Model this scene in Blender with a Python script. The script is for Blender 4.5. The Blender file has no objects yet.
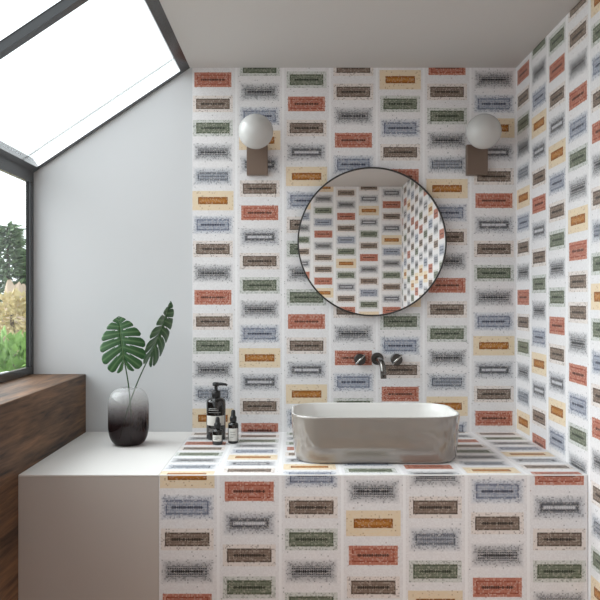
import bpy, math, random
from mathutils import Vector, Matrix
from math import sin, cos, pi, radians

S = bpy.context.scene
COL = S.collection
random.seed(7)

# ------------------------------------------------------------------ camera
F = 750.0                       # focal length in pixels of the 600 px frame
cam = bpy.data.cameras.new('camera')
cam.sensor_width = 36.0
cam.lens = 36.0 * F / 600.0
cam.shift_x = (300 - 295) / 600.0
cam.shift_y = (299 - 300) / 600.0
cam.clip_start = 0.02
camo = bpy.data.objects.new('camera', cam)
COL.objects.link(camo)
CZ = 1.38
camo.location = (0, 0, CZ)
camo.rotation_euler = (pi / 2, 0, 0)
S.camera = camo

# ------------------------------------------------------------------ world
W = bpy.data.worlds.new('sky')
S.world = W
W.use_nodes = True
bg = W.node_tree.nodes['Background']
bg.inputs['Color'].default_value = (0.93, 0.97, 1.0, 1)
# bright haze of the hidden sun to the left, dimmer sky elsewhere
_n, _l = W.node_tree.nodes, W.node_tree.links
_tc = _n.new('ShaderNodeTexCoord')
_dot = _n.new('ShaderNodeVectorMath'); _dot.operation = 'DOT_PRODUCT'
_sun = (-0.77, 0.12, 0.60)
_dot.inputs[1].default_value = _sun
_l.new(_tc.outputs['Generated'], _dot.inputs[0])
def _math(op, a, b):
    m = _n.new('ShaderNodeMath'); m.operation = op
    for i, v in enumerate((a, b)):
        if isinstance(v, (int, float)): m.inputs[i].default_value = v
        else: _l.new(v, m.inputs[i])
    return m.outputs[0]
_glow = _math('POWER', _math('MAXIMUM', _dot.outputs['Value'], 0.0), 4.5)
_l.new(_math('ADD', _math('MULTIPLY', _glow, 8.2), 1.7), bg.inputs['Strength'])

# ------------------------------------------------------------------ exposure
S.view_settings.view_transform = 'Standard'
S.view_settings.look = 'None'
S.view_settings.gamma = 1.0
S.view_settings.use_curve_mapping = False
S.view_settings.exposure = 0.02
cy = S.cycles
cy.use_denoising = True
cy.max_bounces = 14
cy.diffuse_bounces = 8
cy.glossy_bounces = 6
cy.transmission_bounces = 8
cy.transparent_max_bounces = 12
cy.sample_clamp_indirect = 8.0
cy.caustics_reflective = False
cy.caustics_refractive = False

# room numbers (metres); back wall Y=3, left ledge/right wall in X
YB, YF = 3.0, -0.24
XR, XT, XL = 0.888, -0.41, -0.836       # right wall, tile/plain border, ledge face
ZC = 2.304                             # ceiling
ZK = CZ - 0.53                         # counter top
YK = 2.262                             # counter front
XW = -1.045                            # window plane
SL0 = (XW, 1.885)                      # foot of the slope (X, Z)
SL1 = (-0.42, ZC)                      # head of the slope
sl_len = math.hypot(SL1[0] - SL0[0], SL1[1] - SL0[1])
sd = ((SL1[0] - SL0[0]) / sl_len, (SL1[1] - SL0[1]) / sl_len)
sn = (-sd[1], sd[0])

def slope(s, n, y):
    return (SL0[0] + sd[0] * s + sn[0] * n, y, SL0[1] + sd[1] * s + sn[1] * n)

# sky portals in the two openings (they only guide sampling of the sky)
def portal(name, loc, direction, sx, sy, up):
    l = bpy.data.lights.new(name, 'AREA')
    l.shape = 'RECTANGLE'
    l.size, l.size_y = sx, sy
    l.cycles.is_portal = True
    o = bpy.data.objects.new(name, l)
    COL.objects.link(o)
    z = -Vector(direction).normalized()
    y = Vector(up).normalized()
    x = y.cross(z)
    m = Matrix((x, y, z)).transposed().to_4x4()
    m.translation = Vector(loc)
    o.matrix_world = m
    return o
ym = (YB + YF) / 2
portal('sky_portal', slope(sl_len / 2, 0.07, ym), (-sn[0], 0, -sn[1]), YB - YF, sl_len, (sd[0], 0, sd[1]))
portal('sky_portal', (XW - 0.05, ym, 1.48), (1, 0, 0), YB - YF, 0.82, (0, 0, 1))


# ================================================================== helpers
def lin(c):
    c /= 255.0
    return c / 12.92 if c <= 0.04045 else ((c + 0.055) / 1.055) ** 2.4

def rgb(r, g, b, a=1.0):
    return (lin(r), lin(g), lin(b), a)

def mat(name, color, rough=0.5, metal=0.0, spec=0.5, coat=0.0):
    m = bpy.data.materials.new(name)
    m.use_nodes = True
    p = m.node_tree.nodes['Principled BSDF']
    p.inputs['Base Color'].default_value = color
    p.inputs['Roughness'].default_value = rough
    p.inputs['Metallic'].default_value = metal
    p.inputs['Specular IOR Level'].default_value = spec
    p.inputs['Coat Weight'].default_value = coat
    p.inputs['Coat Roughness'].default_value = 0.05
    return m

ORIGIN = {}

def link(name, me, m, parent=None, smooth=False):
    if m:
        me.materials.append(m)
    if smooth:
        me.polygons.foreach_set('use_smooth', [True] * len(me.polygons))
    o = bpy.data.objects.new(name, me)
    COL.objects.link(o)
    if parent:
        o.parent = parent
    return o

def mesh(name, V, Fs, m, parent=None, smooth=False, origin=None, tidy=True):
    """mesh from world-space vertices; origin = world point of the object's own origin (top-level things)"""
    if parent is not None:
        org = ORIGIN.get(parent, Vector((0, 0, 0)))
    else:
        org = Vector(origin) if origin else Vector((0, 0, 0))
    me = bpy.data.meshes.new(name)
    me.from_pydata([tuple(Vector(v) - org) for v in V], [], Fs)
    if tidy:
        import bmesh
        bm = bmesh.new(); bm.from_mesh(me)
        bmesh.ops.recalc_face_normals(bm, faces=bm.faces)
        bm.to_mesh(me); bm.free()
    me.update()
    o = link(name, me, m, parent, smooth)
    if parent is None:
        o.location = org
    ORIGIN[o] = org
    return o

def empty(name, loc):
    o = bpy.data.objects.new(name, None)
    o.empty_display_size = 0.05
    o.location = loc
    COL.objects.link(o)
    ORIGIN[o] = Vector(loc)
    return o

def thing(o, label, cat, group=None):
    o['label'] = label
    o['category'] = cat
    if group:
        o['group'] = group
    return o

def struct(o, label=None, cat=None):
    o['kind'] = 'structure'
    if label:
        o['label'] = label
    if cat:
        o['category'] = cat
    return o

def boxvf(x0, x1, y0, y1, z0, z1):
    V = [(x, y, z) for x in (x0, x1) for y in (y0, y1) for z in (z0, z1)]
    Fs = [(0, 1, 3, 2), (4, 6, 7, 5), (0, 4, 5, 1), (2, 3, 7, 6), (0, 2, 6, 4), (1, 5, 7, 3)]
    return V, Fs

def box(name, x0, x1, y0, y1, z0, z1, m, parent=None, bev=0.0, origin=None):
    V, Fs = boxvf(x0, x1, y0, y1, z0, z1)
    o = mesh(name, V, Fs, m, parent, origin=origin)
    if bev:
        b = o.modifiers.new('bevel', 'BEVEL'); b.width = bev; b.segments = 3
        b.limit_method = 'ANGLE'
    return o

def merge(parts):
    V, Fs = [], []
    for v, f in parts:
        k = len(V)
        V += list(v)
        Fs += [tuple(i + k for i in q) for q in f]
    return V, Fs

def prism(poly, y0, y1):
    """polygon in XZ extruded along Y"""
    n = len(poly)
    V = [(x, y0, z) for x, z in poly] + [(x, y1, z) for x, z in poly]
    Fs = [tuple(range(n)), tuple(range(2 * n - 1, n - 1, -1))]
    Fs += [(i, (i + 1) % n, n + (i + 1) % n, n + i) for i in range(n)]
    return V, Fs

def lathe(profile, c, n=48, axis='z', cap=True):
    """profile of (r, h) turned about an axis through c"""
    V, Fs = [], []
    for r, h in profile:
        for k in range(n):
            a = 2 * pi * k / n
            if axis == 'z':
                V.append((c[0] + r * cos(a), c[1] + r * sin(a), c[2] + h))
            else:           # towards the viewer, -Y
                V.append((c[0] + r * cos(a), c[1] - h, c[2] + r * sin(a)))
    for i in range(len(profile) - 1):
        for k in range(n):
            k2 = (k + 1) % n
            Fs.append((i * n + k, i * n + k2, (i + 1) * n + k2, (i + 1) * n + k))
    if cap:
        Fs.append(tuple(range(n)))
        Fs.append(tuple(range((len(profile) - 1) * n, len(profile) * n)))
    return V, Fs

def tube(path, rad, n=12):
    P = [Vector(p) for p in path]
    R = rad if isinstance(rad, (list, tuple)) else [rad] * len(P)
    V, Fs = [], []
    ref = Vector((0.31, 0.87, 0.38)).normalized()
    for i, p in enumerate(P):
        t = (P[min(i + 1, len(P) - 1)] - P[max(i - 1, 0)]).normalized()
        a = t.cross(ref)
        if a.length < 1e-3:
            a = t.cross(Vector((1, 0, 0)))
        a.normalize()
        b = t.cross(a).normalized()
        for k in range(n):
            w = 2 * pi * k / n
            V.append(tuple(p + (a * cos(w) + b * sin(w)) * R[i]))
    for i in range(len(P) - 1):
        for k in range(n):
            k2 = (k + 1) % n
            Fs.append((i * n + k, i * n + k2, (i + 1) * n + k2, (i + 1) * n + k))
    Fs.append(tuple(range(n)))
    Fs.append(tuple(range((len(P) - 1) * n, len(P) * n)))
    return V, Fs

def bez(p0, p1, p2, p3, n=14):
    out = []
    for i in range(n + 1):
        t = i / n
        out.append(tuple(Vector(p0) * (1 - t) ** 3 + Vector(p1) * 3 * t * (1 - t) ** 2 + Vector(p2) * 3 * t * t * (1 - t) + Vector(p3) * t ** 3))
    return out


# ------------------------------------------------------------------ node maths
class N:
    """small expression builder over shader Math nodes"""
    def __init__(self, nt): self.nt = nt
    def m(self, op, a, b=None, c=None, clamp=False):
        n = self.nt.nodes.new('ShaderNodeMath'); n.operation = op; n.use_clamp = clamp
        for i, v in enumerate((a, b, c)):
            if v is None: continue
            if isinstance(v, (int, float)): n.inputs[i].default_value = v
            else: self.nt.links.new(v, n.inputs[i])
        return n.outputs[0]
    def add(self, a, b): return self.m('ADD', a, b)
    def sub(self, a, b): return self.m('SUBTRACT', a, b)
    def mul(self, a, b): return self.m('MULTIPLY', a, b)
    def div(self, a, b): return self.m('DIVIDE', a, b)
    def lt(self, a, b): return self.m('LESS_THAN', a, b)
    def mn(self, a, b): return self.m('MINIMUM', a, b)
    def mx(self, a, b): return self.m('MAXIMUM', a, b)
    def sat(self, a): return self.m('ADD', a, 0.0, clamp=True)
    def attr(self, name):
        n = self.nt.nodes.new('ShaderNodeAttribute'); n.attribute_name = name
        return n.outputs['Color'], n.outputs['Alpha']
    def sep(self, c):
        n = self.nt.nodes.new('ShaderNodeSeparateXYZ'); self.nt.links.new(c, n.inputs[0])
        return n.outputs
    def comb(self, x, y, z=0.0):
        n = self.nt.nodes.new('ShaderNodeCombineXYZ')
        for i, v in enumerate((x, y, z)):
            if isinstance(v, (int, float)): n.inputs[i].default_value = v
            else: self.nt.links.new(v, n.inputs[i])
        return n.outputs[0]
    def white(self, vec):
        n = self.nt.nodes.new('ShaderNodeTexWhiteNoise'); n.noise_dimensions = '2D'
        self.nt.links.new(vec, n.inputs['Vector']); return n.outputs['Value']
    def mix(self, f, a, b, mode='MIX'):
        n = self.nt.nodes.new('ShaderNodeMix'); n.data_type = 'RGBA'; n.blend_type = mode
        for i, v in ((0, f), (6, a), (7, b)):
            if isinstance(v, (int, float)): n.inputs[i].default_value = v
            elif isinstance(v, tuple): n.inputs[i].default_value = v
            else: self.nt.links.new(v, n.inputs[i])
        return n.outputs[2]


# ================================================================== materials
PLASTER = mat('white_plaster', rgb(209, 210, 212), 0.8, spec=0.2)
CEIL = mat('ceiling_paint', rgb(202, 200, 198), 0.9, spec=0.1)
LACQ = mat('matt_white_lacquer', rgb(226, 223, 220), 0.45, spec=0.3)
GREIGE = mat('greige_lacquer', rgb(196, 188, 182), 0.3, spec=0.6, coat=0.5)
ALU = mat('anthracite_aluminium', rgb(58, 60, 63), 0.22, spec=0.6)
GASKET = mat('black_gasket', rgb(20, 20, 22), 0.6)
ALULIGHT = mat('pale_aluminium', rgb(236, 237, 238), 0.5)
TAUPE = mat('taupe_metal', rgb(122, 104, 92), 0.42, metal=0.35)
OPAL = mat('opal_glass', rgb(196, 195, 193), 0.12, spec=0.5)
CHROME = mat('gunmetal', rgb(120, 117, 114), 0.2, metal=1.0)
CHROMED = mat('dark_gunmetal', rgb(84, 82, 80), 0.3, metal=1.0)
CERAMIC = mat('white_ceramic', rgb(222, 220, 217), 0.06, spec=0.6)
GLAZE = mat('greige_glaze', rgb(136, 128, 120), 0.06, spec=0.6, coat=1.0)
BLACKP = mat('black_plastic', rgb(24, 24, 25), 0.3)
BLACKG = mat('dark_bottle_glass', rgb(20, 18, 17), 0.08, coat=0.5)
PAPER = mat('paper_label', rgb(222, 220, 214), 0.7)
INK = mat('label_ink', rgb(70, 70, 68), 0.7)
PRINT = mat('pale_print', rgb(150, 150, 148), 0.6)
MIRROR = mat('mirror_silver', (0.92, 0.92, 0.91, 1), 0.0, metal=1.0)
FRAMEB = mat('black_frame', rgb(62, 59, 57), 0.4, metal=0.3)
DRAIN = mat('drain_chrome', rgb(170, 168, 165), 0.15, metal=1.0)

def wood(name, dark, light, scale=(5.0, 0.55, 7.0), rough=0.5):
    m = mat(name, dark, rough, spec=0.3)
    nt = m.node_tree
    p = nt.nodes['Principled BSDF']
    tc = nt.nodes.new('ShaderNodeTexCoord')
    mp = nt.nodes.new('ShaderNodeMapping'); mp.inputs['Scale'].default_value = scale
    nt.links.new(tc.outputs['Object'], mp.inputs[0])
    n1 = nt.nodes.new('ShaderNodeTexNoise'); n1.inputs['Scale'].default_value = 1.6
    n1.inputs['Detail'].default_value = 6; n1.inputs['Distortion'].default_value = 1.4
    n2 = nt.nodes.new('ShaderNodeTexNoise'); n2.inputs['Scale'].default_value = 11
    n2.inputs['Detail'].default_value = 8; n2.inputs['Distortion'].default_value = 0.6
    nt.links.new(mp.outputs[0], n1.inputs['Vector']); nt.links.new(mp.outputs[0], n2.inputs['Vector'])
    e = N(nt)
    f = e.add(e.mul(n1.outputs[0], 0.62), e.mul(n2.outputs[0], 0.42))
    r = nt.nodes.new('ShaderNodeValToRGB')
    r.color_ramp.elements[0].position = 0.36; r.color_ramp.elements[0].color = dark
    r.color_ramp.elements[1].position = 0.68; r.color_ramp.elements[1].color = light
    nt.links.new(f, r.inputs[0]); nt.links.new(r.outputs[0], p.inputs['Base Color'])
    bp = nt.nodes.new('ShaderNodeBump'); bp.inputs['Strength'].default_value = 0.12; bp.inputs['Distance'].default_value = 0.01
    nt.links.new(f, bp.inputs['Height']); nt.links.new(bp.outputs[0], p.inputs['Normal'])
    return m

WOOD = wood('brown_wood', rgb(38, 26, 18), rgb(138, 102, 74), (7.0, 0.7, 10.0))
FLOORW = wood('floor_wood', rgb(156, 108, 70), rgb(196, 146, 104), (6, 0.6, 6))

def pane_glass(name):
    m = bpy.data.materials.new(name); m.use_nodes = True
    nt = m.node_tree; nt.nodes.clear()
    out = nt.nodes.new('ShaderNodeOutputMaterial')
    mx = nt.nodes.new('ShaderNodeMixShader')
    lw = nt.nodes.new('ShaderNodeLayerWeight'); lw.inputs['Blend'].default_value = 0.5
    e = N(nt)
    fac = e.add(0.03, e.mul(0.6, e.m('POWER', lw.outputs['Facing'], 5.0)))
    tr = nt.nodes.new('ShaderNodeBsdfTransparent'); tr.inputs[0].default_value = (0.97, 0.985, 0.98, 1)
    gl = nt.nodes.new('ShaderNodeBsdfGlossy'); gl.inputs['Roughness'].default_value = 0.0
    nt.links.new(fac, mx.inputs[0]); nt.links.new(tr.outputs[0], mx.inputs[1])
    nt.links.new(gl.outputs[0], mx.inputs[2]); nt.links.new(mx.outputs[0], out.inputs[0])
    return m
GLASS = pane_glass('window_glass')

# ------------------------------------------------------------------ stamp tile material
def tile_material():
    m = mat('mosaic_stamp_tile', rgb(230, 228, 229), 0.42, spec=0.3)
    nt = m.node_tree
    p = nt.nodes['Principled BSDF']
    e = N(nt)
    uv = nt.nodes.new('ShaderNodeUVMap'); uv.uv_map = 'cell'
    gu, gv, _ = e.sep(uv.outputs[0])
    lu = e.m('FRACT', gu); lv = e.m('FRACT', gv)
    A = e.mul(e.m('ABSOLUTE', e.sub(lu, 0.5)), 62.0)
    B = e.mul(e.m('ABSOLUTE', e.sub(lv, 0.5)), 32.0)
    # little mosaic pieces
    pu = e.m('FLOOR', e.mul(gu, 46.0)); pv = e.m('FLOOR', e.mul(gv, 24.0))
    n1 = e.white(e.comb(pu, pv)); n2 = e.white(e.comb(e.add(pu, 91.5), e.add(pv, 37.5)))
    n3 = e.white(e.comb(e.add(e.m('FLOOR', e.mul(gu, 62.0)), 17.5), e.m('FLOOR', gv)))
    core, corea = e.attr('core'); halo, haloa = e.attr('halo')
    line, linea = e.attr('line'); text, texta = e.attr('text')
    q1, fy = e.attr('par1'); q2, kk = e.attr('par2')
    hx, hy, fx = e.sep(q1); Hx, Hy, sp = e.sep(q2)
    # distance from the core rectangle to the halo's edge
    dx = e.div(e.sub(A, hx), e.sub(Hx, hx)); dy = e.div(e.sub(B, hy), e.sub(Hy, hy))
    q = e.sat(e.mx(dx, dy))
    fuzz = e.sat(e.mul(e.sub(1.0, q), kk))
    # white ground with a faint mosaic and paler joint between columns
    ground = e.mix(e.mul(e.lt(A, 29.6), e.add(0.25, e.mul(n2, 0.5))), rgb(240, 239, 240), rgb(221, 218, 219))
    c = e.mix(e.mul(fuzz, haloa), ground, e.mix(e.mul(n1, 0.2), halo, ground))
    fuzz = e.m('POWER', fuzz, 1.25)
    inhalo = e.lt(q, 0.985)
    speck = e.mul(e.mul(e.lt(n1, e.mul(sp, fuzz)), inhalo), e.add(0.10, e.mul(n2, 0.42)))
    stray = e.mul(e.lt(n2, e.mul(sp, 0.022)), e.mul(e.lt(A, 29.5), 0.45))
    c = e.mix(e.mx(speck, stray), c, line)
    incore = e.mul(e.lt(A, hx), e.lt(B, hy))
    corev = e.mix(e.mul(e.lt(n1, 0.30), 0.3), core, line)
    corev = e.mix(e.mul(e.lt(n2, 0.22), 0.3), corev, rgb(238, 228, 218))
    # rows of fine pieces inside the stamp; the core colour's alpha is their strength
    gr = e.mul(e.m('GREATER_THAN', e.m('FRACT', e.mul(lu, 62.0 / 2.2)), 0.25),
               e.lt(e.m('ABSOLUTE', e.sub(e.m('FRACT', e.add(e.mul(e.sub(lv, 0.5), 32.0 / 2.8), 10.5)), 0.5)), 0.27))
    gr = e.mul(gr, e.m('GREATER_THAN', n1, 0.15))
    corev = e.mix(e.mul(gr, corea), corev, line)
    c = e.mix(incore, c, corev)
    inner = e.mul(e.mul(e.lt(A, fx), e.lt(B, fy)), 0.22)
    c = e.mix(e.mul(inner, linea), c, line)
    # frame line
    g = e.mx(e.sub(A, fx), e.sub(B, fy))
    fr = e.mul(e.lt(e.m('ABSOLUTE', g), 0.7), e.mul(e.m('GREATER_THAN', n2, 0.12), e.add(0.45, e.mul(n1, 0.55))))
    c = e.mix(e.mul(fr, linea), c, line)
    # row of small characters
    tx = e.mul(e.lt(A, 16.0), e.lt(B, 1.45))
    bar = e.m('GREATER_THAN', e.m('FRACT', e.mul(lu, 62.0 / 2.2)), 0.2)
    tx = e.mul(tx, e.mx(e.mul(bar, e.m('GREATER_THAN', n3, 0.10)), e.lt(B, 0.4)))
    c = e.mix(e.mul(tx, e.mul(texta, e.add(0.8, e.mul(n1, 0.2)))), c, text)
    nt.links.new(c, p.inputs['Base Color'])
    return m
TILE = tile_material()

TYPES = {  # core, halo, line, text colours with their strengths; par1 hx hy fx fy; par2 Hx Hy speckle k
 'R': (rgb(194,132,112,.22), rgb(230,200,190,0), rgb(138,58,40,.92), rgb(50,26,24,.92), (24.5,9.7,20.5,6.2), (26,11,0.10,20)),
 'B': (rgb(152,134,121,.4), rgb(226,215,207,.8), rgb(72,60,53,.88), rgb(34,29,27,.95), (22.3,6.9,21.6,6.2), (26.5,11,0.18,20)),
 'G': (rgb(134,141,124,.4), rgb(203,206,200,.85), rgb(68,77,60,.85), rgb(32,40,31,.92), (22.3,7.2,21.2,6.2), (26.5,11,0.32,20)),
 'K': (rgb(156,156,159,.85), rgb(176,176,179,1), rgb(50,50,54,.88), rgb(22,22,25,.95), (19.8,5.4,-5,-5), (27,12.8,0.5,1.2)),
 'V': (rgb(140,141,146,.55), rgb(182,183,188,1), rgb(58,58,64,.9), rgb(222,222,226,.85), (20.0,5.4,18.0,3.5), (27,12.8,0.46,1.2)),
 'C': (rgb(182,187,196,.5), rgb(190,193,199,1), rgb(50,54,66,.92), rgb(70,76,92,.6), (20.5,6.2,19.2,4.4), (27,12.8,0.42,1.2)),
 'U': (rgb(186,192,204,.3), rgb(202,205,212,1), rgb(46,54,84,.85), rgb(28,32,58,.95), (22.0,8.2,20.6,6.6), (27.5,13,0.42,1.4)),
 'O': (rgb(186,120,50,.4), rgb(230,210,178,1), rgb(122,74,30,.92), rgb(214,166,104,.4), (19.6,4.8,18.9,4.0), (27.5,13,0.05,20)),
}
PU, PV = 0.1871, 0.0966
SEQ = ['RBGKCOUBK', 'GKUOVBRVB', 'GRBVOUBGK', 'BBKRUGKOR', 'OGUBRKBCG', 'RBGKCOUBK', 'KUOVBRVBG']

def wall_type(c, k):
    if c < 7: return SEQ[c][k % 9]
    return SEQ[c % 5][(k + 2 * c) % 9]

def counter_type(c, j):
    return SEQ[c][(j + 7) % 9]

def front_type(c, k):
    L = ['VRBVOUKGBVRG', 'BVOVGBRKBUGO', 'BKRBUGOGVBRK', 'OKGURKBBROGU']
    return L[c % 4][(k + (c // 4) * 3) % 12]

def tile_panel(name, o, U, Vd, w, h, u_first, rows0, typ, parent, nrows0=-1, origin=None):
    """skin of stamp tiles: o = top left corner, U right, Vd down, w x h; u_first = left edge of column 0;
    rows0(c) = distance of row 0's centre from the top edge"""
    o, U, Vd = Vector(o), Vector(U), Vector(Vd)
    V, Fs, uvs, kinds = [], [], [], []
    c = 0
    while u_first + c * PU < w - 1e-4:
        a0 = max(0.0, u_first + c * PU); a1 = min(w, u_first + (c + 1) * PU)
        k = nrows0
        while rows0(c) + (k - 0.5) * PV < h - 1e-4:
            t0 = rows0(c) + (k - 0.5) * PV
            b0 = max(0.0, t0); b1 = min(h, t0 + PV)
            if b1 - b0 > 1e-5:
                i = len(V)
                for a, b in ((a0, b0), (a0, b1), (a1, b1), (a1, b0)):
                    V.append(o + U * a + Vd * b)
                    gu = c + 5 + (a - u_first) / PU - c
                    gv = k + 9 + (b - t0) / PV
                    # keep inside the cell so FRACT never wraps on its edge
                    gu = min(max(gu, c + 5 + 1e-4), c + 6 - 1e-4); gv = min(max(gv, k + 9 + 1e-4), k + 10 - 1e-4)
                    uvs.append((gu, gv))
                Fs.append((i, i + 1, i + 2, i + 3))
                kinds.append(typ(c, k))
            k += 1
        c += 1
    org = ORIGIN.get(parent, Vector((0, 0, 0))) if parent else Vector((0, 0, 0))
    nf = len(Fs)
    # a closed backing 4 mm deep behind the skin
    nrm = U.cross(Vd).normalized()          # points away from the viewer's side
    i = len(V)
    cs = [o + nrm * d + U * a + Vd * b for d in (0.0008, 0.004) for a, b in ((0, 0), (0, h), (w, h), (w, 0))]
    V += cs
    Fs += [(i, i + 1, i + 2, i + 3), (i + 7, i + 6, i + 5, i + 4), (i, i + 4, i + 5, i + 1), (i + 1, i + 5, i + 6, i + 2), (i + 2, i + 6, i + 7, i + 3), (i + 3, i + 7, i + 4, i)]
    me = bpy.data.meshes.new(name)
    me.from_pydata([tuple(v - org) for v in V], [], Fs)
    lay = me.uv_layers.new(name='cell')
    for j, x in enumerate(uvs):
        lay.data[j].uv = x
    names = ('core', 'halo', 'line', 'text', 'par1', 'par2')
    nloop = len(me.loops)
    for n, nm in enumerate(names):
        me.attributes.new(nm, 'FLOAT_COLOR', 'CORNER')
        buf = []
        for f in range(nf):
            buf += list(TYPES[kinds[f]][n]) * 4
        buf += [0.0] * (4 * (nloop - nf * 4))
        me.attributes[nm].data.foreach_set('color', buf)
    me.materials.append(TILE); me.materials.append(PLASTER)
    for f in range(nf, len(Fs)):
        me.polygons[f].material_index = 1
    me.update()
    ob = bpy.data.objects.new(name, me)
    COL.objects.link(ob)
    if parent: ob.parent = parent
    ORIGIN[ob] = org
    return ob

# ================================================================== the room shell
struct(box('floor', -1.2, 1.02, YF - 0.12, YB + 0.12, -0.08, 0, FLOORW))
struct(box('ceiling', SL1[0], 1.0, YF - 0.12, YB + 0.12, ZC, ZC + 0.14, CEIL))
gable = [(-1.2, 0), (1.0, 0), (1.0, ZC), (SL1[0], ZC), (SL0[0], SL0[1]), (SL0[0] - 0.012, SL0[1]), (SL0[0] - 0.012, 1.08), (-1.2, 1.08)]
wb = struct(mesh('wall_back', *prism(gable, YB, YB + 0.12), PLASTER))
wf = struct(mesh('wall_front', *prism(gable, YF - 0.12, YF), PLASTER))
wr = struct(box('wall_right', XR, XR + 0.12, YF, YB, 0, ZC, PLASTER))
wl = struct(box('wall_left', -1.2, XL, YF, YB, 0, 1.08, WOOD, bev=0.003))

row0 = lambda c: 0.048 if c % 2 == 0 else 0.0
TH = 0.004
tile_panel('tile_cladding', (XT, YB - TH, ZC), (1, 0, 0), (0, 0, -1), XR - XT, ZC, (XR - 7 * PU) - XT, row0, wall_type, wb)
tile_panel('tile_cladding', (XR - TH, YB - TH, ZC), (0, -1, 0), (0, 0, -1), YB - YF - 2 * TH, ZC, -TH, row0, wall_type, wr)
tile_panel('tile_cladding', (XR - TH, YF + TH, ZC), (-1, 0, 0), (0, 0, -1), XR - XT, ZC, -TH, lambda c: 0.052 if c % 2 == 0 else 0.004, front_type, wf)

# ------------------------------------------------------------------ side window (window_1)
w1 = empty('window_1', (XW, ym, 1.08)); struct(w1)
def wbar(name, y0, y1, z0, z1, m=ALU, x0=XW - 0.018, x1=XW):
    return box(name, x0, x1, y0, y1, z0, z1, m, w1, bev=0.0015)
wbar('bottom_rail', YF, YB, 1.08, 1.112)
wbar('head_rail', YF, YB, 1.842, 1.889)
for y0, y1 in ((2.966, YB), (1.38, 1.43), (YF, YF + 0.048)):
    wbar('window_jamb', y0, y1, 1.112, 1.842)
for y0, y1 in ((1.43, 2.966), (YF + 0.048, 1.38)):
    box('window_pane', XW - 0.016, XW - 0.012, y0, y1, 1.112, 1.842, GLASS, w1)
    for a, b in ((y0, y0 + 0.004), (y1 - 0.004, y1)):
        box('gasket', XW - 0.018, XW - 0.010, a, b, 1.112, 1.842, GASKET, w1)

# ------------------------------------------------------------------ roof window (window_2)
w2 = empty('window_2', slope(0, 0, ym)); struct(w2)
def sbar(name, s0, s1, n0, n1, y0, y1, m=ALU):
    V = [slope(s, n, y) for s in (s0, s1) for n in (n0, n1) for y in (y0, y1)]
    Fs = [(0, 1, 3, 2), (4, 6, 7, 5), (0, 4, 5, 1), (2, 3, 7, 6), (0, 2, 6, 4), (1, 5, 7, 3)]
    return mesh(name, V, Fs, m, w2)
NG = 0.026
sbar('sill_rail', -0.012, 0.030, 0.0, 0.05, YF, YB)
sbar('top_rail', sl_len - 0.040, sl_len, 0.0, 0.034, YF, YB)
for y0, y1 in ((2.036, 2.070), (1.066, 1.100), (0.096, 0.130)):
    sbar('rafter', 0.030, sl_len - 0.040, 0.0, NG - 0.003, y0, y1)
    sbar('glazing_gasket', 0.030, sl_len - 0.040, NG - 0.003, NG, y0 - 0.001, y1 + 0.001, GASKET)
sbar('edge_rail', 0.030, sl_len - 0.040, 0.0, 0.008, 2.988, YB)
sbar('outer_flashing', 0.030, sl_len - 0.040, NG + 0.03, NG + 0.034, 2.965, 2.977, ALULIGHT)
sbar('edge_rail', 0.030, sl_len - 0.040, 0.0, 0.013, YF, YF + 0.016)
for y0, y1 in ((2.070, 3.0), (1.100, 2.036), (0.130, 1.066), (YF, 0.096)):
    sbar('roof_pane', 0.030, sl_len - 0.040, NG, NG + 0.006, y0, y1, GLASS)

# ================================================================== counters
tc_ = empty('tiled_counter', ((XT + XR) / 2, (YK + YB) / 2, 0))
thing(tc_, 'bathroom counter clad all over in colourful stamp-pattern mosaic tiles', 'counter')
box('body', XT + 0.001, XR - 0.007, YK + 0.005, YB - 0.007, 0, ZK - 0.004, LACQ, tc_)
tile_panel('top_cladding', (XT, YB - TH - 0.0015, ZK), (1, 0, 0), (0, -1, 0), XR - TH - 0.0015 - XT, YB - TH - 0.0015 - YK - 0.003, (XR - 7 * PU) - XT,
           lambda c: 0.046 if c % 2 == 0 else -0.002, counter_type, tc_, nrows0=-1)
fr0 = lambda c: (0.0955 - 8 * PV) if c % 2 == 0 else (0.047 - 8 * PV)
tile_panel('front_cladding', (XT, YK, ZK - 0.003), (1, 0, 0), (0, 0, -1), XR - TH - 0.0015 - XT, ZK - 0.003, (XR - 7 * PU) - XT + 0.003, fr0, counter_type, tc_)

arc = [(YK + 0.003 - 0.003 * sin(a * pi / 12), ZK - 0.003 + 0.003 * cos(a * pi / 12)) for a in range(7)] + [(YK + 0.003, ZK - 0.003)]
na = len(arc)
mesh('edge_trim', [(x, y, z) for x in (XT, XR - TH - 0.0015) for y, z in arc],
     [tuple(range(na)), tuple(range(2 * na - 1, na - 1, -1))] + [(i, (i + 1) % na, na + (i + 1) % na, na + i) for i in range(na)], LACQ, tc_)
pc = empty('plain_counter', ((XL + XT) / 2, 2.6, 0))
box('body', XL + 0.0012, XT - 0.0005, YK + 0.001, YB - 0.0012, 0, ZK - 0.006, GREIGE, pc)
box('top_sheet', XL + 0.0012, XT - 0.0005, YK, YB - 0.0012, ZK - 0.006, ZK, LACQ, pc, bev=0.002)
thing(pc, 'plain counter block with white top and greige front, beside the brown wood ledge', 'counter')

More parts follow.
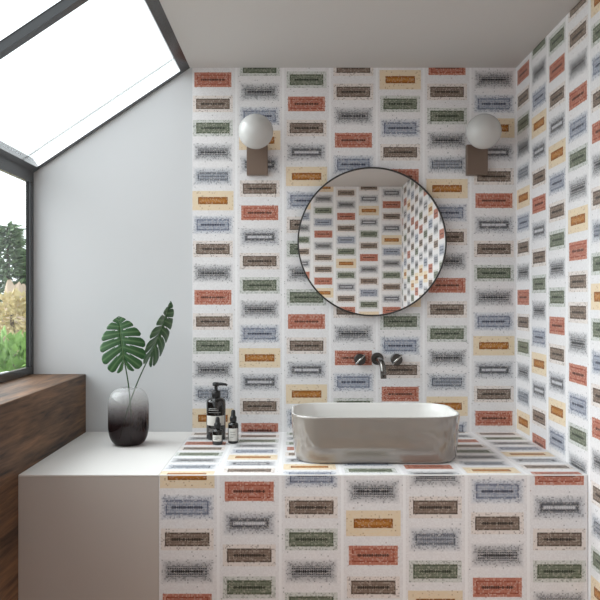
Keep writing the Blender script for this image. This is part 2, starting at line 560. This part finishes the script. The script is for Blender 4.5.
# ================================================================== mirror
MY = 2.965
mx_, mz_, mr_ = 0.3045, CZ + 57.3 / F * MY, 0.2915
mi = empty('wall_mirror', (mx_, YB - TH, mz_))
thing(mi, 'round wall mirror with thin dark frame hung above the washbasin', 'mirror')
mesh('mirror_glass', *lathe([(mr_ - 0.002, -0.004), (mr_ - 0.002, 0.0)], (mx_, MY, mz_), 128, 'y'), MIRROR, mi)
ro, ri = mr_ + 0.0035, mr_ - 0.0025
mesh('mirror_frame', *lathe([(ri, -0.014), (ri, 0.004), (ri + 0.001, 0.005), (ro - 0.001, 0.005), (ro, 0.004), (ro, -0.014), (ri, -0.014)], (mx_, MY, mz_), 128, 'y', cap=False), FRAMEB, mi)
mesh('backing', *lathe([(0.255, -0.031), (0.255, -0.005)], (mx_, MY, mz_), 96, 'y'), FRAMEB, mi)

# ================================================================== wall lamps
def wall_lamp(x, label):
    t = empty('wall_lamp', (x, YB - TH, 1.93))
    thing(t, label, 'lamp', 'globe wall lamps beside the mirror')
    box('bracket', x - 0.0415, x + 0.0415, YB - 0.03, YB - TH, 1.872, 1.992, TAUPE, t, bev=0.0015)
    gy, gz = 2.872, CZ + 167.5 / F * 2.872
    V, Fs = tube([(x, YB - 0.03, gz - 0.008), (x, gy + 0.058, gz - 0.004)], [0.011, 0.011], 20)
    mesh('lamp_arm', V, Fs, TAUPE, t, smooth=False)
    n = 36
    prof = [(0.0668 * sin(pi * i / n) + (1e-4 if i in (0, n) else 0), -0.0668 * cos(pi * i / n)) for i in range(n + 1)]
    mesh('globe_shade', *lathe(prof, (x, gy, gz), 64), OPAL, t, smooth=True)
    V, Fs = lathe([(0.024, -0.064), (0.024, -0.056)], (x, gy, gz), 32, 'y')
    mesh('collar', V, Fs, TAUPE, t)
    return t
wall_lamp(-0.1500, 'white globe wall lamp on taupe bracket, left of the round mirror')
wall_lamp(0.7225, 'white globe wall lamp on taupe bracket, right of the mirror near the corner')

# ================================================================== tap
def cyl_y(x, z, y0, y1, r, n=36, ch=0.001):
    return lathe([(r, -(y0 - y0)), (r, y0 - y1 - ch), (r - ch, y0 - y1)], (x, y0, z), n, 'y')
tz = CZ - 60 * 0.004 + 0.002
tp = empty('basin_tap', (0.328, YB - TH, tz))
thing(tp, 'gunmetal wall tap with curved spout and two round handles above the washbasin', 'tap')
y0 = YB - TH
mesh('flange', *cyl_y(0.328, tz, y0, y0 - 0.012, 0.0245), CHROMED, tp)
path = [(0.328, y0 - 0.01, tz), (0.328, y0 - 0.06, tz)] + bez((0.328, y0 - 0.08, tz), (0.329, y0 - 0.125, tz), (0.333, y0 - 0.145, tz - 0.006), (0.335, y0 - 0.150, tz - 0.036), 14) + [(0.336, y0 - 0.151, tz - 0.064)]
mesh('spout', *tube(path, 0.0112, 24), CHROME, tp, smooth=True)
for hx_ in (0.258, 0.4035):
    h = mesh('tap_handle', *cyl_y(hx_, tz - 0.002, y0, y0 - 0.028, 0.0225), CHROMED, tp)
    d = Vector((0.7, 0, 0.7)).normalized()
    c0 = Vector((hx_, y0 - 0.032, tz - 0.002))
    mesh('lever_bar', *tube([c0 - d * 0.027, c0 - d * 0.0265, c0 + d * 0.0265, c0 + d * 0.027], [0.003, 0.0042, 0.0042, 0.003], 12), DRAIN, h, smooth=True)

# ================================================================== washbasin
bx0, bx1, by0, by1, bh = -0.013, 0.546, 2.388, 2.734, 0.153
bcx, bcy = (bx0 + bx1) / 2, (by0 + by1) / 2
bas = empty('washbasin', (bcx, bcy, ZK))
thing(bas, 'glossy white rounded rectangular vessel washbasin on the tiled counter', 'washbasin')
def rring(inset, r, z, n=10):
    hx_, hy_ = (bx1 - bx0) / 2 - inset, (by1 - by0) / 2 - inset
    r = max(r - inset * 0.9, 0.012)
    out = []
    for qx, qy, a0 in ((1, 1, 0), (-1, 1, pi / 2), (-1, -1, pi), (1, -1, 3 * pi / 2)):
        for i in range(n + 1):
            a = a0 + pi / 2 * i / n
            out.append((bcx + qx * (hx_ - r) + r * cos(a), bcy + qy * (hy_ - r) + r * sin(a), ZK + z))
    return out
prof = [(0.030, 0.000), (0.022, 0.0008), (0.0155, 0.004), (0.0125, 0.010), (0.011, 0.018), (0.0075, 0.05), (0.0035, 0.10), (0.0008, 0.145), (0.0008, 0.1505), (0.0022, 0.1525), (0.004, 0.153),
        (0.007, 0.153), (0.0088, 0.1522), (0.0098, 0.150), (0.012, 0.12), (0.016, 0.07), (0.021, 0.045), (0.030, 0.030), (0.045, 0.022), (0.075, 0.018), (0.12, 0.016), (0.16, 0.015)]
V, Fs = [], []
for k, (ins, z) in enumerate(prof):
    V += rring(ins, 0.105, z)
m_ = 44
for k in range(len(prof) - 1):
    for i in range(m_):
        j = (i + 1) % m_
        Fs.append((k * m_ + i, k * m_ + j, (k + 1) * m_ + j, (k + 1) * m_ + i))
Fs.append(tuple(range(m_))); Fs.append(tuple(range((len(prof) - 1) * m_, len(prof) * m_)))
bowl = mesh('bowl', V, Fs, CERAMIC, bas, smooth=True)
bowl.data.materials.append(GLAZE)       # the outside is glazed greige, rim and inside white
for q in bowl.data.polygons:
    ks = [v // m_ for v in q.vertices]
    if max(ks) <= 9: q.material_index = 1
mesh('drain', *lathe([(0.021, 0.0155), (0.021, 0.018), (0.019, 0.0195), (0.006, 0.0202)], (bcx, bcy, ZK), 40), DRAIN, bas)

# ================================================================== toiletries
def curved_label(name, c, r, z0, z1, a0, a1, m, parent, n=14):
    V, Fs = [], []
    for i in range(n + 1):
        a = a0 + (a1 - a0) * i / n
        for rr in (r, r + 0.0005):
            for z in (z0, z1):
                V.append((c[0] + rr * sin(a), c[1] - rr * cos(a), c[2] + z))
    for i in range(n):
        k = i * 4; q = k + 4
        Fs += [(k, k + 1, q + 1, q), (k + 2, q + 2, q + 3, k + 3), (k + 1, k + 3, q + 3, q + 1), (k, q, q + 2, k + 2)]
    Fs += [(0, 2, 3, 1), (n * 4, n * 4 + 1, n * 4 + 3, n * 4 + 2)]
    return mesh(name, V, Fs, m, parent)

# tall pump bottle
c = (-0.299, 2.84, ZK)
pb = empty('pump_bottle', c)
thing(pb, 'tall black pump dispenser bottle standing against the tiled wall', 'bottle')
mesh('bottle_body', *lathe([(0.032, 0), (0.0355, 0.003), (0.0362, 0.007), (0.0362, 0.142), (0.034, 0.150), (0.027, 0.156), (0.016, 0.159), (0.0145, 0.162)], c, 48), BLACKG, pb, smooth=True)
pump = mesh('pump_head', *merge([lathe([(0.0165, 0.160), (0.0168, 0.161), (0.0168, 0.180), (0.015, 0.183), (0.0075, 0.185), (0.0065, 0.187), (0.0065, 0.200), (0.0125, 0.2015), (0.0135, 0.2035), (0.0135, 0.211), (0.0105, 0.2145)], c, 32),
    tube([(c[0] - 0.004, c[1] - 0.002, c[2] + 0.208), (c[0] + 0.02, c[1] - 0.006, c[2] + 0.209), (c[0] + 0.037, c[1] - 0.009, c[2] + 0.2075), (c[0] + 0.043, c[1] - 0.010, c[2] + 0.204)], [0.0065, 0.006, 0.0048, 0.004], 14)]), BLACKP, pb, smooth=True)
lb = curved_label('paper_label', c, 0.0362, 0.056, 0.092, -1.05, 1.12, PAPER, pb)
for z, a0, a1, hh in ((0.118, -0.75, 0.15, 0.003), (0.112, -0.75, 0.35, 0.003), (0.104, -0.75, 0.55, 0.0018), (0.042, -0.75, 0.1, 0.0018), (0.037, -0.75, 0.2, 0.0018), (0.032, -0.75, -0.05, 0.0018)):
    curved_label('printed_line', c, 0.0362, z, z + hh, a0, a1, PRINT, pb, 8)

def small_bottle(c, r, hs, top, label, lz0, lz1):
    t = empty('dropper_bottle', c)
    thing(t, label, 'bottle')
    mesh('bottle_body', *lathe([(r * 0.86, 0), (r * 0.97, 0.002), (r, 0.005), (r, hs - 0.008), (r * 0.92, hs - 0.003), (r * 0.6, hs), (r * 0.5, hs + 0.002), (r * 0.5, hs + 0.005)], c, 36), BLACKG, t, smooth=True)
    mesh('dropper_cap', *lathe([(r * 0.62, hs + 0.003), (r * 0.66, hs + 0.004), (r * 0.66, hs + 0.019), (r * 0.60, hs + 0.021), (r * 0.50, hs + 0.022), (r * 0.44, hs + 0.026), (r * 0.40, top - 0.006), (r * 0.3, top - 0.001), (r * 0.12, top)], c, 28), BLACKP, t, smooth=True)
    l = curved_label('paper_label', c, r, lz0, lz1, -0.95, 1.0, PAPER, t)
    for i, (a0, a1) in enumerate(((-0.5, 0.4), (-0.4, 0.5), (-0.5, 0.1))):
        z = lz1 - (lz1 - lz0) * (0.3 + 0.2 * i)
        curved_label('printed_line', c, r + 0.0006, z, z + 0.0012, a0, a1, INK, l, 6)
    return t
small_bottle((-0.2275, 2.762, ZK), 0.0192, 0.076, 0.122, 'slim dark bottle with tall pale label, to the right of the pump bottle', 0.010, 0.056)
small_bottle((-0.2825, 2.735, ZK), 0.0190, 0.056, 0.100, 'smallest dark bottle with square white label, in front of the pump bottle', 0.014, 0.036)

# ================================================================== vase
vc = (-0.607, 2.735, ZK)
def vase_material():
    m = bpy.data.materials.new('ombre_glass'); m.use_nodes = True
    nt = m.node_tree; nt.nodes.clear(); e = N(nt)
    out = nt.nodes.new('ShaderNodeOutputMaterial')
    tc = nt.nodes.new('ShaderNodeTexCoord')
    z = e.sep(tc.outputs['Object'])[2]
    h = e.sat(e.div(z, 0.21))
    r1 = nt.nodes.new('ShaderNodeValToRGB')      # tint of the glass, smoky below to clear above
    cr = r1.color_ramp
    cr.elements[0].position = 0.36; cr.elements[0].color = (0.10, 0.07, 0.072, 1)
    cr.elements[1].position = 0.92; cr.elements[1].color = (0.96, 0.96, 0.96, 1)
    for pos, v in ((0.48, (0.26, 0.21, 0.21, 1)), (0.60, (0.52, 0.48, 0.48, 1)), (0.74, (0.82, 0.81, 0.80, 1))):
        el = cr.elements.new(pos); el.color = v
    nt.links.new(h, r1.inputs[0])
    tr = nt.nodes.new('ShaderNodeBsdfTransparent'); nt.links.new(r1.outputs[0], tr.inputs[0])
    df = nt.nodes.new('ShaderNodeBsdfDiffuse')
    r2 = nt.nodes.new('ShaderNodeValToRGB')
    r2.color_ramp.elements[0].position = 0.38; r2.color_ramp.elements[0].color = rgb(66, 50, 51)
    r2.color_ramp.elements[1].position = 0.85; r2.color_ramp.elements[1].color = rgb(236, 236, 236)
    nt.links.new(h, r2.inputs[0]); nt.links.new(r2.outputs[0], df.inputs[0])
    m1 = nt.nodes.new('ShaderNodeMixShader'); m1.inputs[0].default_value = 0.23
    nt.links.new(tr.outputs[0], m1.inputs[1]); nt.links.new(df.outputs[0], m1.inputs[2])
    gl = nt.nodes.new('ShaderNodeBsdfGlossy'); gl.inputs['Roughness'].default_value = 0.03
    lw = nt.nodes.new('ShaderNodeLayerWeight'); lw.inputs['Blend'].default_value = 0.5
    fac = e.add(0.035, e.mul(0.6, e.m('POWER', lw.outputs['Facing'], 5.0)))
    m2 = nt.nodes.new('ShaderNodeMixShader')
    nt.links.new(fac, m2.inputs[0]); nt.links.new(m1.outputs[0], m2.inputs[1]); nt.links.new(gl.outputs[0], m2.inputs[2])
    nt.links.new(m2.outputs[0], out.inputs[0])
    return m
OMBRE = vase_material()
vs = []
R, Hh = 0.0735, 0.208
def sup(t, r0, r1, h0, h1, p=2.2):
    a = t * pi / 2
    return (r0 + (r1 - r0) * sin(a) ** (2 / p), h0 + (h1 - h0) * (1 - cos(a) ** (2 / p)))
for i in range(13): vs.append(sup(i / 12, 0.036, R, 0.0, 0.075))
for i in range(12, -1, -1):
    r, h = sup(i / 12, 0.031, R, 0.0, 0.068)
    vs.append((r, Hh - 0.004 - h))
vs += [(0.0305, Hh - 0.001), (0.0295, Hh), (0.0285, Hh - 0.001), (0.0285, Hh - 0.006)]
thing(mesh('glass_vase', *lathe(vs, vc, 64, cap=False), OMBRE, smooth=True, origin=vc), 'rounded glass vase fading from smoky black to clear on the plain white counter', 'vase')
vase = [o for o in COL.objects if o.name == 'glass_vase'][0]
mesh('vase_base', *lathe([(0.036, 0.0), (0.037, 0.004), (0.030, 0.006)], vc, 48), mat('smoky_glass_base', rgb(34, 27, 27), 0.1), vase, smooth=True)

# ================================================================== leaves
def leaf_material():
    m = mat('monstera_green', rgb(38, 78, 40), 0.32, spec=0.5)
    nt = m.node_tree; p = nt.nodes['Principled BSDF']; e = N(nt)
    uv = nt.nodes.new('ShaderNodeUVMap'); uv.uv_map = 'leaf'
    a, q, _ = e.sep(uv.outputs[0])
    vein = e.sub(1.0, e.sat(e.mul(e.m('ABSOLUTE', e.sub(e.m('FRACT', a), 0.5)), 7.0)))
    n = nt.nodes.new('ShaderNodeTexNoise'); n.inputs['Scale'].default_value = 60
    base = e.mix(n.outputs[0], rgb(26, 58, 32), rgb(62, 104, 58))
    c = e.mix(e.mul(vein, 0.45), base, rgb(120, 152, 104))
    nt.links.new(c, p.inputs['Base Color'])
    return m
LEAF = leaf_material()
STEM = mat('leaf_stem', rgb(44, 72, 34), 0.45)

# half outline of a leaf one unit long, tip first (x across, y along)
OUT = [(0.0, 0.50), (0.10, 0.455), (0.20, 0.385), (0.30, 0.285), (0.375, 0.16), (0.42, 0.03), (0.43, -0.10), (0.405, -0.23), (0.345, -0.345), (0.25, -0.42), (0.14, -0.45), (0.05, -0.40), (0.012, -0.30)]
def outline(t):
    x = t * (len(OUT) - 1); i = min(int(x), len(OUT) - 2); f = x - i
    return (OUT[i][0] + (OUT[i + 1][0] - OUT[i][0]) * f, OUT[i][1] + (OUT[i + 1][1] - OUT[i][1]) * f)

def monstera_leaf(name, parent, frame, size, fold, droop, seed, wide=1.0):
    """frame = (origin, across, along, normal)"""
    rnd = random.Random(seed)
    O_, X_, Y_, Z_ = [Vector(q) for q in frame]
    V, Fs, uvs = [], [], []
    NL, NA, NE = 7, 8, 12
    bounds = [0.0, 0.12, 0.24, 0.37, 0.50, 0.64, 0.79, 1.0]
    def put(px, py):
        r = abs(px)
        z = fold * r - 0.25 * r * r * 2 - droop * (py - 0.0) ** 2
        return O_ + (X_ * px * wide + Y_ * py + Z_ * z) * size
    for side in (-1, 1):
        for L in range(NL):
            b0, b1 = bounds[L], bounds[L + 1]
            gap0 = (0.062 if L > 0 else 0.0) * rnd.uniform(0.8, 1.25)
            gap1 = (0.062 if L < NL - 1 else 0.0) * rnd.uniform(0.8, 1.25)
            cut = 0.26 if L > 0 else 0.4
            grid = []
            for ie in range(NE + 1):
                ee = ie / NE
                w = max(0.0, (ee - cut) / (1 - cut)) ** 0.6
                rowi = []
                for ia in range(NA + 1):
                    x = ia / NA
                    lo = gap0 * w; hi = 1 - gap1 * w
                    t = b0 + (b1 - b0) * (lo + (hi - lo) * x)
                    ex, ey = outline(t)
                    rounding = 1 - 0.13 * abs(2 * x - 1) ** 3.2 * (ee > 0.3) * (1.0 if 0 < L < NL - 1 else 0.5)
                    my = 0.47 - 0.70 * min(1.0, t * 1.25) ** 1.05
                    my = max(my, -0.235)
                    mxx = 0.006
                    k = ee * rounding
                    px = mxx + (ex - mxx) * k
                    # veins sweep up towards the tip
                    py = my + (ey - my) * (k ** 1.15)
                    rowi.append(len(V)); V.append(put(side * px, py)); uvs.append((x, ee))
                grid.append(rowi)
            for ie in range(NE):
                for ia in range(NA):
                    # small holes beside the midrib, between two veins
                    if 2 <= L <= 5 and ia == 0 and ie in (2, 3): continue
                    Fs.append((grid[ie][ia], grid[ie][ia + 1], grid[ie + 1][ia + 1], grid[ie + 1][ia]))
    # the rib itself
    i = len(V)
    rib = tube([put(0, 0.47), put(0, 0.2), put(0, -0.05), put(0, -0.245)], [0.0006, 0.0012, 0.0017, 0.0021], 8)
    V += [Vector(v) for v in rib[0]]; uvs += [(0.5, 0)] * len(rib[0])
    Fs += [tuple(q + i for q in f) for f in rib[1]]
    o = mesh(name, V, Fs, LEAF, parent, smooth=True, tidy=False)
    lay = o.data.uv_layers.new(name='leaf')
    for l in o.data.loops:
        lay.data[l.index].uv = uvs[l.vertex_index]
    s = o.modifiers.new('thickness', 'SOLIDIFY'); s.thickness = 0.0009; s.offset = 0
    return o

def wpt(px, py, y):
    return Vector(((px - 295) / F * y, y, CZ - (py - 299) / F * y))

VY = vc[1]
def stem_leaf(label, base, mid, top_px, size, tip_px, tip_y, base_y, twist, fold, droop, seed, wide=1.0):
    """a cut monstera stem standing in the vase"""
    t = empty('monstera_stem', base)
    thing(t, label, 'leaf', 'monstera stems in the vase')
    j = wpt(top_px[0], top_px[1], base_y)
    tip = wpt(tip_px[0], tip_px[1], tip_y)
    ax = (tip - j).normalized()
    view = Vector((0, -1, 0))
    nx = view.cross(ax).normalized() * -1
    nz = ax.cross(nx).normalized() * -1
    if nz.y > 0: nz = -nz
    rot = Matrix.Rotation(twist, 3, ax)
    X_, Z_ = rot @ nx, rot @ nz
    ln = (tip - j).length / 0.735
    org = j + ax * 0.235 * ln
    monstera_leaf('leaf_blade', t, (org, X_, ax, Z_), ln, fold, droop, seed, wide)
    path = bez(base, mid[0], mid[1], tuple(j), 18)
    mesh('petiole', *tube(path, [0.0031 - 0.0009 * i / 18 for i in range(19)], 10), STEM, t, smooth=True)
    return t
b1 = (vc[0] + 0.012, VY - 0.008, ZK + 0.0085)
b2 = (vc[0] - 0.034, VY + 0.008, ZK + 0.020)
stem_leaf('broad monstera leaf facing forward on a short stem, left one in the glass vase', b1,
          ((vc[0] + 0.012, VY - 0.008, ZK + 0.10), (vc[0] + 0.012, VY - 0.01, ZK + 0.19)), (124, 360), 1, (118.5, 316), VY - 0.005, VY - 0.012, 0.10, 0.10, 0.10, 3, 0.88)
stem_leaf('narrow-looking monstera leaf turned sideways on a long slanting stem, right one in the vase', b2,
          ((vc[0] - 0.012, VY + 0.008, ZK + 0.10), (vc[0] + 0.010, VY + 0.006, ZK + 0.20)), (152, 352), 1, (171.5, 301), VY + 0.03, VY + 0.014, 1.28, 0.26, 0.05, 5, 0.66)

# ================================================================== garden outside the side window
struct(box('ground', -14, -1.25, 1.0, 22, -0.12, -0.02, mat('pale_bounce_ground', rgb(238, 235, 228), 0.9)))  # pale surface made up to bounce daylight up onto the ceiling

def leafy(name, label, cat, c, size, n, leaf, m, seed, trunk=0.0, cone=False, stemm=None):
    rnd = random.Random(seed)
    t = empty(name, (c[0], c[1], -0.02))
    thing(t, label, cat)
    V, Fs = [], []
    for i in range(n):
        if cone:
            h = rnd.random() ** 1.4
            rr = (1 - h) * size[0] * (0.55 + 0.45 * rnd.random()) + 0.02
            a = rnd.uniform(0, 2 * pi)
            p = Vector((c[0] + rr * cos(a), c[1] + rr * sin(a), trunk + size[2] * h - 0.12 * rr))
            d = Vector((cos(a), sin(a), rnd.uniform(-0.5, 0.4))).normalized()
        else:
            d = Vector((rnd.gauss(0, 1), rnd.gauss(0, 1), rnd.gauss(0, 1))).normalized()
            q = rnd.random() ** 0.45
            p = Vector((c[0] + d.x * size[0] * q, c[1] + d.y * size[1] * q, trunk + size[2] * 0.5 + d.z * size[2] * 0.5 * q))
            d = (d + Vector((rnd.uniform(-.7, .7), rnd.uniform(-.7, .7), rnd.uniform(-.2, .8)))).normalized()
        s = d.cross(Vector((rnd.uniform(-1, 1), rnd.uniform(-1, 1), 1))).normalized()
        l, w = leaf[0] * rnd.uniform(0.6, 1.3), leaf[1] * rnd.uniform(0.7, 1.2)
        up = d.cross(s)
        k = len(V)
        V += [p, p + d * l * 0.5 + s * w + up * w * 0.25, p + d * l, p + d * l * 0.5 - s * w + up * w * 0.25]
        Fs += [(k, k + 1, k + 2), (k, k + 2, k + 3)]
    mesh('foliage', V, Fs, m, t, tidy=False)
    top = trunk + size[2] * (0.9 if cone else 0.55)
    mesh('trunk', *tube([(c[0], c[1], -0.02), (c[0] + 0.01, c[1], top * 0.5), (c[0], c[1], top)], [0.05, 0.035, 0.012], 10), stemm, t, smooth=True)
    return t
BARK = mat('bark', rgb(96, 80, 66), 0.9)
GCON = mat('conifer_green', rgb(112, 134, 100), 0.7)
GBUSH = mat('bush_green', rgb(126, 162, 84), 0.55)
GBUSH2 = mat('pale_bush_green', rgb(128, 160, 92), 0.55)
GYEL = mat('dry_grass', rgb(206, 192, 150), 0.8)
STONE = mat('pale_stone', rgb(178, 160, 140), 0.9)

def at(px, y):   # X of a picture column at depth y
    return (px - 295) / F * y
def zat(py, y):
    return CZ - (py - 299) / F * y
leafy('conifer_tree', 'dark green conifer tree outside the side window', 'tree', (at(8, 9.0), 9.0), (0.46, 0.46, zat(226, 9.0) - 0.35), 3600, (0.16, 0.03), GCON, 11, 0.35, True, BARK)
leafy('conifer_tree', 'second conifer half hidden beyond the window frame', 'tree', (at(-45, 10.0), 10.0), (0.55, 0.55, 2.0), 4200, (0.16, 0.034), GCON, 12, 0.3, True, BARK)
leafy('garden_bush', 'bright green bush low outside the side window', 'bush', (at(8, 5.0), 5.0), (0.28, 0.24, zat(333, 5.0) - 0.2), 1100, (0.085, 0.026), GBUSH, 21, 0.2, False, BARK)
leafy('garden_bush', 'pale green bush behind the rocks in the garden', 'bush', (at(16, 7.5), 7.5), (0.34, 0.34, 0.75), 900, (0.10, 0.03), GBUSH2, 23, 0.2, False, BARK)

leafy('dry_shrub', 'pale straw coloured shrub in front of the garden rocks', 'bush', (at(12, 5.43), 5.43), (0.15, 0.07, 0.34), 420, (0.06, 0.02), GYEL, 31, 1.08, False, BARK)

def rock(c, size, seed, label):
    import bmesh
    from mathutils import noise
    bm = bmesh.new()
    bmesh.ops.create_icosphere(bm, subdivisions=4, radius=1.0)
    for v in bm.verts:
        d = 1 + 0.38 * noise.noise(v.co * 1.9 + Vector((seed * 3.1, 0, 0))) + 0.16 * noise.noise(v.co * 4 + Vector((0, seed, 0)))
        v.co = Vector((v.co.x * size[0], v.co.y * size[1], v.co.z * size[2])) * d
    me = bpy.data.meshes.new('garden_rock'); bm.to_mesh(me); bm.free()
    o = link('garden_rock', me, STONE)
    o.location = (c[0], c[1], -0.06 + size[2] * 0.85)
    thing(o, label, 'rock')
rock((at(17, 6.75), 6.75), (0.17, 0.2, 0.82), 4, 'tall pale garden rock seen through the side window')
rock((at(3, 5.75), 5.75), (0.17, 0.16, 0.73), 9, 'squat pale garden rock behind the bright green bush')
